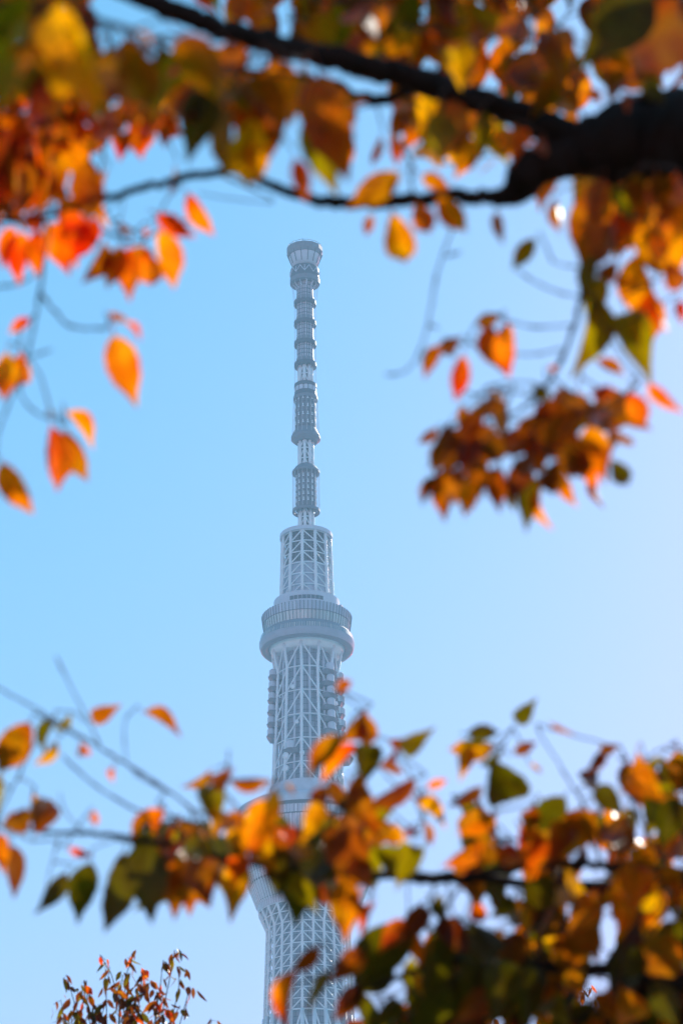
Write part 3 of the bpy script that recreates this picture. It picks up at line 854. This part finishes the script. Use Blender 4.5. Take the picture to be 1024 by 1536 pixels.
# red and orange clusters
B.trace('''12,163,20,208,46,R+;45,150,62,190,40,R;70,180,55,215,40,R-;98,165,92,200,34,O;118,178,128,284,48,O+;160,185,170,220,40,R;182,200,180,236,30,R-;206,193,212,234,30,R-;205,152,206,192,40,O+;
248,165,240,208,40,R+;275,155,278,188,36,O+;230,185,228,205,26,R;145,180,140,210,36,R;20,210,8,270,36,B;28,238,40,322,36,B;55,200,76,322,42,B-;136,238,126,338,50,B-;142,270,150,336,28,O+;20,300,-2,330,30,B;
20,340,2,398,28,R+;35,348,22,422,32,R+;58,345,50,414,30,R+;72,335,100,400,40,R+;88,328,112,392,38,R+;146,328,110,388,36,R+;156,363,134,428,30,B-;182,368,164,432,32,B-;196,370,188,448,36,R-;
216,373,230,442,38,R;238,346,274,434,40,O+;237,322,290,356,28,R+;282,290,312,355,28,R+;178,340,195,345,12,B;216,345,230,352,13,R;172,503,202,602,50,O+;164,470,190,482,13,B;188,485,214,505,11,R;
46,478,14,497,18,R;12,528,6,606,36,O+;30,528,30,592,36,O+;100,618,142,667,24,O+;76,638,90,738,42,R+;97,648,126,722,36,B+;3,693,43,774,40,O+;82,268,95,305,24,B;0,240,12,300,30,R-;
75,245,80,310,16,Ow;100,640,104,660,10,Ow;52,345,45,380,10,Ow;262,248,260,292,12,Bw;90,320,140,350,30,R;30,180,35,225,40,R;100,205,85,235,30,R;70,150,80,175,30,R;130,155,128,190,40,O;
170,165,185,195,36,B;225,160,215,190,36,R;190,165,160,190,30,O;255,180,262,212,26,R-;0,190,-10,250,40,R;110,300,100,345,36,B-;60,320,40,350,30,R-;215,370,200,420,34,B-''', 4.5, .15)
B.fill([(-60, 150), (300, 150), (280, 205), (120, 215), (-60, 240)], 80, 4.5, 5.0, ['R', 'R', 'B', 'O'], 32, 52)
GB = [(280, 10, 14), (220, 55, 12), (190, 38, 12), (355, 95, 8), (435, 18, 22), (150, 5, 10), (375, 92, 6)]
B.fill([(-60, -30), (150, -30), (170, 60), (170, 150), (0, 150), (-60, 120)], 44, 4.1, 4.7, ['B', 'O', 'O', 'G', 'O', 'Y'], 70, 110, gaps=GB)
B.fill([(170, 70), (260, 80), (480, 125), (480, 150), (330, 165), (170, 150)], 30, 3.95, 4.2, ['B', 'Y', 'O', 'G', 'O'], 70, 100, gaps=GB)
B.fill([(230, -40), (500, -40), (500, 60), (330, 15)], 24, 4.5, 5.2, ['B', 'B', 'O', 'G', 'R'], 50, 80, gaps=GB)
B.fill([(-60, 230), (60, 215), (60, 330), (-60, 340)], 30, 4.5, 4.9, ['B', 'R'], 50, 75)
B.fill([(-600, -200), (-80, -200), (-60, 400), (-600, 420)], 30, 4.2, 6.0, ['B', 'O', 'R', 'G'])

# ================= lower branch, left and middle
f = foot_of(1750, 1520, 6.4)
D_ = Tree('cherry_tree', 'cherry tree with one long thin bough lying across the tower at its lower deck', f, 'tree')
fp = Vector(f)
D_.limb('trunk', [(fp, .12), (fp + Vector((0, .03, .8)), .10), (fp + Vector((.03, 0, 1.7)), .09), (world_pt(1750, 1560, 6.4), .075), (world_pt(1500, 1420, 6.2), .04), (world_pt(1250, 1345, 5.9), .022), (world_pt(1040, 1330, 5.6), .013)], M_bark, 12)
D_.branch('branch', [(1060, 1330, 5.6, 20), (900, 1330, 5.4, 17), (760, 1322, 5.2, 15), (660, 1315, 5.1, 14), (560, 1312, 5.0, 13), (450, 1302, 5.0, 12), (350, 1292, 5.0, 11), (280, 1272, 5.0, 9), (200, 1258, 5.0, 8), (130, 1250, 5.0, 7), (60, 1246, 5.0, 6), (10, 1238, 5.0, 4)])
for q in ([(330, 1290, 5, 5), (300, 1230, 5, 4), (265, 1195, 5, 4), (190, 1146, 5, 4), (130, 1110, 5, 3.5), (60, 1066, 5, 3), (-10, 1028, 5, 3)], [(150, 1118, 5, 3), (122, 1060, 5, 2.5), (84, 985, 5, 2.5)],
          [(240, 1230, 5, 3.5), (200, 1212, 5, 3.5), (140, 1176, 5, 3), (92, 1132, 5, 2.5)], [(200, 1215, 5, 2.5), (160, 1190, 5, 2), (110, 1150, 5, 2)], [(190, 1146, 5, 2), (186, 1100, 5, 2), (190, 1075, 5, 2)],
          [(265, 1195, 5, 2.5), (200, 1160, 5, 2)], [(130, 1252, 5, 2), (100, 1220, 5, 2), (90, 1190, 5, 2)], [(90, 1250, 5, 2.5), (75, 1310, 5, 2), (66, 1350, 5, 2)],
          [(345, 1292, 5, 4), (325, 1230, 5, 3.5), (340, 1170, 5, 3), (343, 1125, 5, 2)], [(430, 1300, 5, 4), (500, 1230, 4.9, 3.5), (535, 1160, 4.9, 3), (548, 1080, 4.9, 2.5), (505, 1035, 4.9, 2)],
          [(620, 1316, 5, 4), (640, 1250, 5, 3), (625, 1190, 5, 3), (600, 1130, 5, 2.5)], [(-10, 1240, 5, 3), (30, 1160, 5, 3), (60, 1100, 5, 2)], [(560, 1312, 5, 4), (545, 1400, 5, 3), (500, 1450, 5, 3), (440, 1480, 5, 2)],
          [(670, 1315, 5, 5), (680, 1370, 5, 4), (720, 1420, 5, 3)]):
    D_.branch('twig_branch', q, M_twig, 6, .0045)
D_.trace('''45,1083,-8,1172,50,B+;82,1078,54,1132,22,D;105,1072,85,1095,12,Gw;84,1110,55,1148,14,Ww;137,1078,174,1061,26,B-;216,1069,272,1100,18,B+;122,1112,128,1142,20,R+;172,1150,166,1176,11,R+;
140,1216,145,1240,13,R+;36,1252,12,1198,42,B;52,1252,82,1193,42,B+;48,1190,46,1240,14,Yw;18,1268,33,1344,30,K+;0,1250,5,1300,28,O;104,1272,136,1287,14,R+;100,1308,61,1370,28,D;136,1293,110,1378,42,D-;
186,1278,170,1394,48,D;240,1214,196,1262,20,B-;235,1212,232,1242,22,R;316,1154,276,1182,16,B;322,1180,347,1155,24,B-;345,1168,405,1173,22,B-;316,1180,326,1232,40,G;320,1210,345,1260,40,Y;220,1265,226,1365,60,D;
260,1288,262,1378,50,B;300,1288,312,1352,56,B;356,1298,348,1365,42,Y+;262,1232,285,1245,10,Ow;290,1240,310,1262,24,B-;300,1250,290,1300,40,G;340,1250,330,1300,40,D;240,1270,262,1330,50,B;330,1300,325,1340,40,B;
280,1300,290,1345,40,O;362,1280,352,1320,34,R+;275,1255,265,1285,30,R+;370,1240,345,1290,34,G;310,1290,330,1320,30,O;200,1270,215,1330,40,D;
503,1034,530,1020,18,B-;515,1102,462,1165,30,B;540,1120,480,1170,26,R-;548,1066,514,1114,22,Bw;545,1072,556,1128,34,B+;552,1118,544,1176,42,D+;568,1150,598,1144,36,B+;583,1110,606,1122,18,B;604,1126,640,1100,30,G;
535,1160,538,1208,32,O+;506,1172,484,1245,52,G;622,1168,558,1222,30,B+;640,1181,670,1170,14,R;620,1198,668,1238,24,O+;612,1240,622,1258,22,R+;635,1235,655,1270,16,O;396,1198,378,1284,46,O+;412,1180,402,1255,18,Yw;
412,1240,442,1262,30,R+;480,1206,454,1262,32,Y+;500,1238,542,1312,62,B+;560,1268,618,1312,44,G+;590,1235,595,1270,28,O+;520,1322,518,1404,44,O+;562,1354,541,1400,14,R+;450,1300,445,1374,60,D;430,1270,415,1345,34,D-;
455,1260,445,1295,34,Y;478,1420,440,1466,24,B-;446,1458,416,1538,26,R;542,1428,494,1472,36,B+;496,1460,448,1512,20,G;605,1388,530,1492,40,D-;350,1215,366,1285,36,O;420,1250,400,1310,40,B;385,1260,410,1300,34,Y;
480,1270,470,1330,50,D-;500,1300,480,1350,44,D;530,1180,560,1240,40,B-;520,1225,560,1240,40,B-;575,1230,545,1280,40,B;470,1220,500,1270,44,G;545,1290,525,1330,36,B-;620,1270,600,1320,40,G;440,1310,470,1360,40,G;
530,1350,540,1400,36,B-;490,1180,465,1215,26,B;590,1190,560,1235,26,G;410,1215,425,1232,10,Ow;430,1180,440,1190,12,Ww''', 4.95, .15)
D_.fill([(210, 1250), (330, 1240), (340, 1325), (300, 1340), (220, 1340)], 38, 5.2, 5.6, ['B', 'D', 'G', 'B', 'D'], 50, 75)
D_.fill([(415, 1225), (480, 1195), (540, 1195), (560, 1260), (555, 1315), (480, 1340), (430, 1310)], 34, 5.2, 5.6, ['B', 'D', 'G', 'O', 'K', 'D'], 50, 78, (50, 130), gaps=[(440, 1225, 14), (568, 1228, 8), (515, 1300, 6)])
D_.fill([(-200, 1180), (0, 1180), (20, 1260), (-200, 1300)], 12, 4.9, 5.3, ['B', 'G', 'R'], 55, 75)

# ================= dense crown, lower right
f = foot_of(1330, 1536, 5.2)
E = Tree('cherry_tree', 'dense cherry tree crown of orange, rust and green leaves filling the lower right corner', f, 'tree')
fp = Vector(f)
E.limb('trunk', [(fp, .13), (fp + Vector((0, .04, .8)), .11), (fp + Vector((-.04, 0, 1.6)), .10), (fp + Vector((0, 0, 2.4)), .08), (world_pt(1250, 1560, 5.2), .06), (world_pt(1120, 1420, 5.2), .03), (world_pt(1030, 1320, 5.2), .012)], M_bark, 12)
E.branch('branch', [(1150, 1440, 5.2, 34), (1060, 1340, 5.2, 20), (990, 1302, 5.1, 15), (900, 1298, 5.0, 13), (820, 1296, 5.0, 12), (740, 1306, 5.0, 11), (660, 1322, 5.0, 10), (600, 1318, 5.0, 7)])
E.branch('branch', [(1250, 1560, 5.2, 80), (1100, 1500, 5.2, 34), (960, 1460, 5.2, 24), (820, 1450, 5.2, 18), (700, 1440, 5.1, 13), (600, 1465, 5.0, 9), (530, 1490, 5.0, 5)])
E.branch('branch', [(960, 1460, 5.2, 16), (930, 1430, 5.2, 13), (905, 1450, 5.1, 9), (860, 1480, 5.1, 6)])
for q in ([(900, 1298, 5, 6), (880, 1220, 5, 4), (840, 1150, 5, 3), (805, 1090, 5, 3), (830, 1095, 5, 3), (880, 1108, 5, 3)], [(1000, 1302, 5, 6), (960, 1230, 5, 5), (945, 1160, 5, 4), (930, 1120, 5, 3)],
          [(950, 1190, 5, 3), (965, 1145, 5, 3), (1020, 1155, 5, 3)], [(760, 1304, 5, 5), (740, 1230, 5, 4), (740, 1150, 5, 3), (770, 1090, 5, 2.5)], [(700, 1315, 5, 5), (670, 1360, 5, 5), (650, 1400, 5, 4)],
          [(800, 1298, 5, 4), (780, 1380, 5, 4), (740, 1440, 5, 3)], [(940, 1300, 5, 4), (960, 1370, 5, 4), (930, 1430, 5, 3)]):
    E.branch('twig_branch', q, M_twig, 6, .0045)
E.trace('''774,1083,797,1056,26,D;742,1118,673,1126,34,Y;700,1100,748,1098,24,D-;706,1120,693,1160,24,Y;738,1138,776,1228,66,D-;724,1148,768,1140,34,G+;722,1180,676,1214,22,K-;770,1130,802,1114,18,K-;795,1150,810,1158,14,Yw;
846,1194,800,1258,48,D-;880,1214,845,1282,52,B;942,1224,915,1284,52,B+;896,1158,868,1182,34,K-;894,1178,926,1214,34,D+;900,1128,926,1118,18,K-;905,1125,885,1160,18,K-;948,1158,988,1195,46,O+;860,1100,822,1088,8,B;1000,1150,1020,1156,8,O;
1000,1175,975,1240,46,G;1020,1200,990,1270,46,D;985,1190,1015,1215,40,B;780,1238,818,1292,36,R+;745,1220,690,1260,26,O+;722,1258,668,1302,28,O+;720,1250,740,1310,50,B;850,1240,830,1290,40,B;700,1290,715,1350,44,B+;
790,1275,798,1328,26,O+;710,1345,722,1390,26,R+;770,1340,750,1400,44,D;820,1310,795,1380,50,D-;850,1330,880,1350,60,Y+;895,1345,860,1390,46,O+;930,1310,925,1370,54,B+;960,1290,950,1350,54,O;990,1330,960,1385,40,Y+;
940,1360,930,1400,30,O+;920,1340,932,1392,22,R-;980,1370,970,1400,30,O;1010,1380,1000,1430,40,D;1000,1395,970,1500,70,B+;1015,1300,985,1330,34,B;870,1380,895,1440,40,B;840,1400,870,1470,50,B+;855,1450,870,1500,34,O+;
945,1410,925,1500,46,D;960,1420,940,1470,36,D;930,1480,960,1540,50,O+;905,1490,930,1540,40,O;980,1470,1010,1530,40,D;700,1380,740,1440,50,D-;660,1380,700,1420,40,K-;640,1360,610,1410,32,K-;605,1380,575,1420,30,R-;
690,1395,650,1440,40,D;660,1430,640,1500,46,D-;620,1400,560,1470,30,D-;720,1440,700,1510,50,D-;760,1440,745,1510,50,D-;800,1450,790,1520,50,D-;740,1490,690,1530,40,K-;840,1490,820,1540,50,G-;680,1480,620,1540,50,D-;
590,1450,540,1500,30,D-;600,1500,560,1540,30,D-;540,1480,500,1530,34,K-;780,1400,760,1450,44,K-;660,1340,665,1375,14,G;650,1350,672,1400,16,D;670,1390,680,1420,30,R-;625,1400,632,1450,20,R-;
735,1260,745,1278,10,Ow;800,1210,790,1250,30,B;820,1260,795,1300,36,R;770,1265,755,1310,36,R;1020,1240,1005,1290,40,O;970,1265,955,1310,44,B''', 5.0, .12)
GE = [(625, 1350, 30), (600, 1400, 26), (580, 1430, 22), (645, 1265, 16), (622, 1240, 10), (690, 1375, 10), (700, 1400, 9), (735, 1370, 14), (728, 1395, 12), (770, 1330, 14), (765, 1405, 11), (900, 1285, 12), (885, 1280, 12), (855, 1275, 9), (890, 1315, 12), (860, 1330, 13),
      (847, 1375, 9), (908, 1395, 22), (895, 1420, 18), (912, 1453, 13), (885, 1490, 12), (905, 1490, 9), (1005, 1380, 13), (950, 1285, 12), (1018, 1300, 12), (978, 1430, 8), (605, 1465, 14), (580, 1500, 14), (600, 1445, 8), (745, 1533, 12), (860, 1530, 10), (675, 1533, 9), (800, 1533, 16),
      (830, 1425, 7), (778, 1258, 8), (752, 1258, 8), (965, 1240, 8), (612, 1310, 9), (665, 1328, 9), (840, 1230, 8)]
E.fill([(700, 1230), (860, 1240), (1060, 1240), (1060, 1420), (840, 1420), (720, 1330)], 190, 5.2, 5.9, ['B', 'O', 'B', 'G', 'O', 'Y', 'D', 'K'], 55, 85, (45, 135), gaps=GE)
E.fill([(640, 1420), (840, 1400), (1060, 1400), (1060, 1580), (600, 1580)], 330, 5.2, 6.3, ['D', 'B', 'D', 'G', 'K', 'D', 'O', 'K'], 60, 90, (50, 140), gaps=GE)
E.fill([(560, 1450), (760, 1410), (1040, 1410), (1040, 1580), (540, 1580)], 60, 5.6, 6.6, ['D', 'B', 'K', 'D'], 80, 110, (50, 140), gaps=GE)
E.fill([(930, 1160), (1060, 1150), (1060, 1260), (960, 1260)], 34, 5.2, 5.6, ['B', 'G', 'O', 'D'], 50, 75, gaps=GE)
E.fill([(1060, 1150), (1700, 1100), (1750, 1800), (1060, 1800)], 110, 5.0, 7.0, ['B', 'O', 'D', 'G'])  # unseen leaf block added towards the sun to keep this crown in shade
E.fill([(480, 1600), (1060, 1600), (1060, 1850), (480, 1850)], 90, 5.0, 6.5, ['B', 'D', 'G'])

open_sun_paths()
for t_ in TREES: t_.finish()

# ================= far tree tops
def far_tree(label, px, py, d, tips, seed, group=None):
    """a whole small tree: trunk, limbs, and a crown of leaf clumps whose top twigs reach the traced tips"""
    rg = random.Random(seed)
    top = world_pt(px, py, d)
    foot = Vector((top.x, top.y, 0))
    root = tag(empty('cherry_tree', foot), label, 'tree', group)
    H = top.z
    bt, bl, bc = bmesh.new(), bmesh.new(), bmesh.new()
    uvl = bc.loops.layers.uv.new('UVMap')
    tube(bt, [(0, 0, 0), (.06, .03, H * .25), (-.03, .05, H * .5), (0, 0, H * .72)], [.17, .14, .10, .05], 10)
    sites = []
    def leaf_at(p_, k):
        a = rg.uniform(0, 6.28); dn = Vector((math.cos(a) * .75, math.sin(a) * .75, -rg.uniform(.4, 1.8))).normalized()
        n_ = Vector((rg.uniform(-1, 1), rg.uniform(-1, 1), rg.uniform(-1, 1))); X = dn.cross(n_).normalized(); Z = X.cross(dn)
        L = rg.uniform(.085, .14); W = L * rg.uniform(.30, .45)
        fold = rg.uniform(.05, .3) * W; dr = rg.uniform(.05, .3) * L
        prof = ((0, .04), (.25, .42), (.5, .5), (.75, .3), (1, .02))
        prev = None
        for t_, w_ in prof:
            c_ = p_ + dn * L * t_ - Z * dr * t_ * t_
            row = [(bc.verts.new(c_ - X * W * w_ + Z * fold * w_), -1, t_), (bc.verts.new(c_), 0, t_), (bc.verts.new(c_ + X * W * w_ + Z * fold * w_), 1, t_)]
            if prev:
                for j in (0, 1):
                    q = (prev[j], prev[j + 1], row[j + 1], row[j])
                    f_ = bc.faces.new([v[0] for v in q]); f_.material_index = k; f_.smooth = True
                    for lp, v in zip(f_.loops, q): lp[uvl].uv = (v[1], v[2])
            prev = row
    def spray(end, start, thick, nleaf):
        side = Vector((rg.uniform(-1, 1), rg.uniform(-1, 1), 0)) * .16 * (end - start).length
        tip = end + Vector((side.x * .6, side.y * .6, -.03))
        P = [start, start.lerp(end, .4) + side, start.lerp(end, .75) + side * .7 + Vector((0, 0, .03)), end, tip]
        tube(bl, P, [thick, thick * .55, .004, .003, .002], 5)
        nodes = [P[1].lerp(P[2], .5), P[2], P[2].lerp(P[3], .5), P[3], P[4]]
        per = max(1, round(nleaf / 6))
        for q in nodes:
            for i in range(rg.randint(max(1, per - 1), per + 1)):
                leaf_at(q + Vector((rg.gauss(0, .018), rg.gauss(0, .018), rg.gauss(0, .015))), rg.choice((1, 2, 6, 6, 6, 6, 6, 5, 4)))
    for tx, ty, tn in tips:
        e = world_pt(tx, ty, d + rg.uniform(-.5, .5)) - foot
        s_ = Vector((e.x * .35, e.y * .35, e.z - rg.uniform(.6, 1.0)))
        spray(e, s_, .008, tn)
        tube(bl, [s_, Vector((0, 0, H * .66))], [.02, .04], 6)
    for i in range(90):
        a = rg.uniform(0, 6.28); rr = 1.9 * math.sqrt(rg.random()); h = H * .48 + (H * .33) * rg.random() * math.sqrt(max(0, 1 - (rr / 2.1) ** 2))
        e = Vector((rr * math.cos(a), rr * math.sin(a), h))
        spray(e, Vector((e.x * .45, e.y * .45, e.z - .5)), .012, 26)
        if i % 3 == 0: tube(bl, [Vector((e.x * .45, e.y * .45, e.z - .5)), Vector((0, 0, H * rg.uniform(.35, .65)))], [.02, .045], 6)
    link('trunk', bt, root, [M_bark], True)
    link('branch', bl, root, [M_twig], True)
    cw = link('crown', bc, root, [LEAFM[c] for c in LK])
    return root
tipsL = [(100, 1462, 14), (92, 1500, 12), (125, 1485, 20), (130, 1470, 12), (150, 1432, 14), (165, 1450, 14), (160, 1500, 24), (185, 1462, 18), (202, 1428, 16), (215, 1455, 20), (180, 1492, 22), (205, 1490, 24), (235, 1490, 24), (225, 1475, 20), (245, 1440, 14),
         (262, 1425, 16), (268, 1450, 14), (285, 1480, 10), (270, 1508, 14), (250, 1515, 18), (120, 1515, 24), (140, 1520, 24), (210, 1520, 26), (190, 1515, 24), (318, 1530, 8), (90, 1525, 16)]
far_tree('small distant tree with rust-red drooping leaves rising into the lower left corner', 195, 1452, 23.0, tipsL, 3)
tipsR = [(752, 1522, 14), (740, 1530, 10), (812, 1528, 8), (832, 1528, 10), (772, 1535, 8), (850, 1374, 8), (842, 1415, 10), (884, 1482, 10), (894, 1500, 10), (836, 1440, 8), (900, 1510, 10), (862, 1420, 8)]
far_tree('distant tree glimpsed as fine red twigs through the gaps in the lower right leaves', 840, 1470, 30.0, tipsR, 5)

# ------------------------------------------------------------------ haze over the city
bm = bmesh.new()
bmesh.ops.create_cube(bm, size=1)
bmesh.ops.scale(bm, vec=(4040, 4040, 681), verts=bm.verts)
bmesh.ops.translate(bm, vec=(0, 1000, 339.5), verts=bm.verts)
mt = bpy.data.materials.new('city_haze'); mt.use_nodes = True
t = mt.node_tree
t.nodes.remove(t.nodes['Principled BSDF'])
pv = t.nodes.new('ShaderNodeVolumePrincipled')
pv.inputs['Color'].default_value = (0.36, 0.74, 1.0, 1)
pv.inputs['Density'].default_value = 0.00033
pv.inputs['Anisotropy'].default_value = 0.0
t.links.new(pv.outputs[0], t.nodes['Material Output'].inputs['Volume'])
tag(link('haze', bm, None, [mt]), kind='stuff')
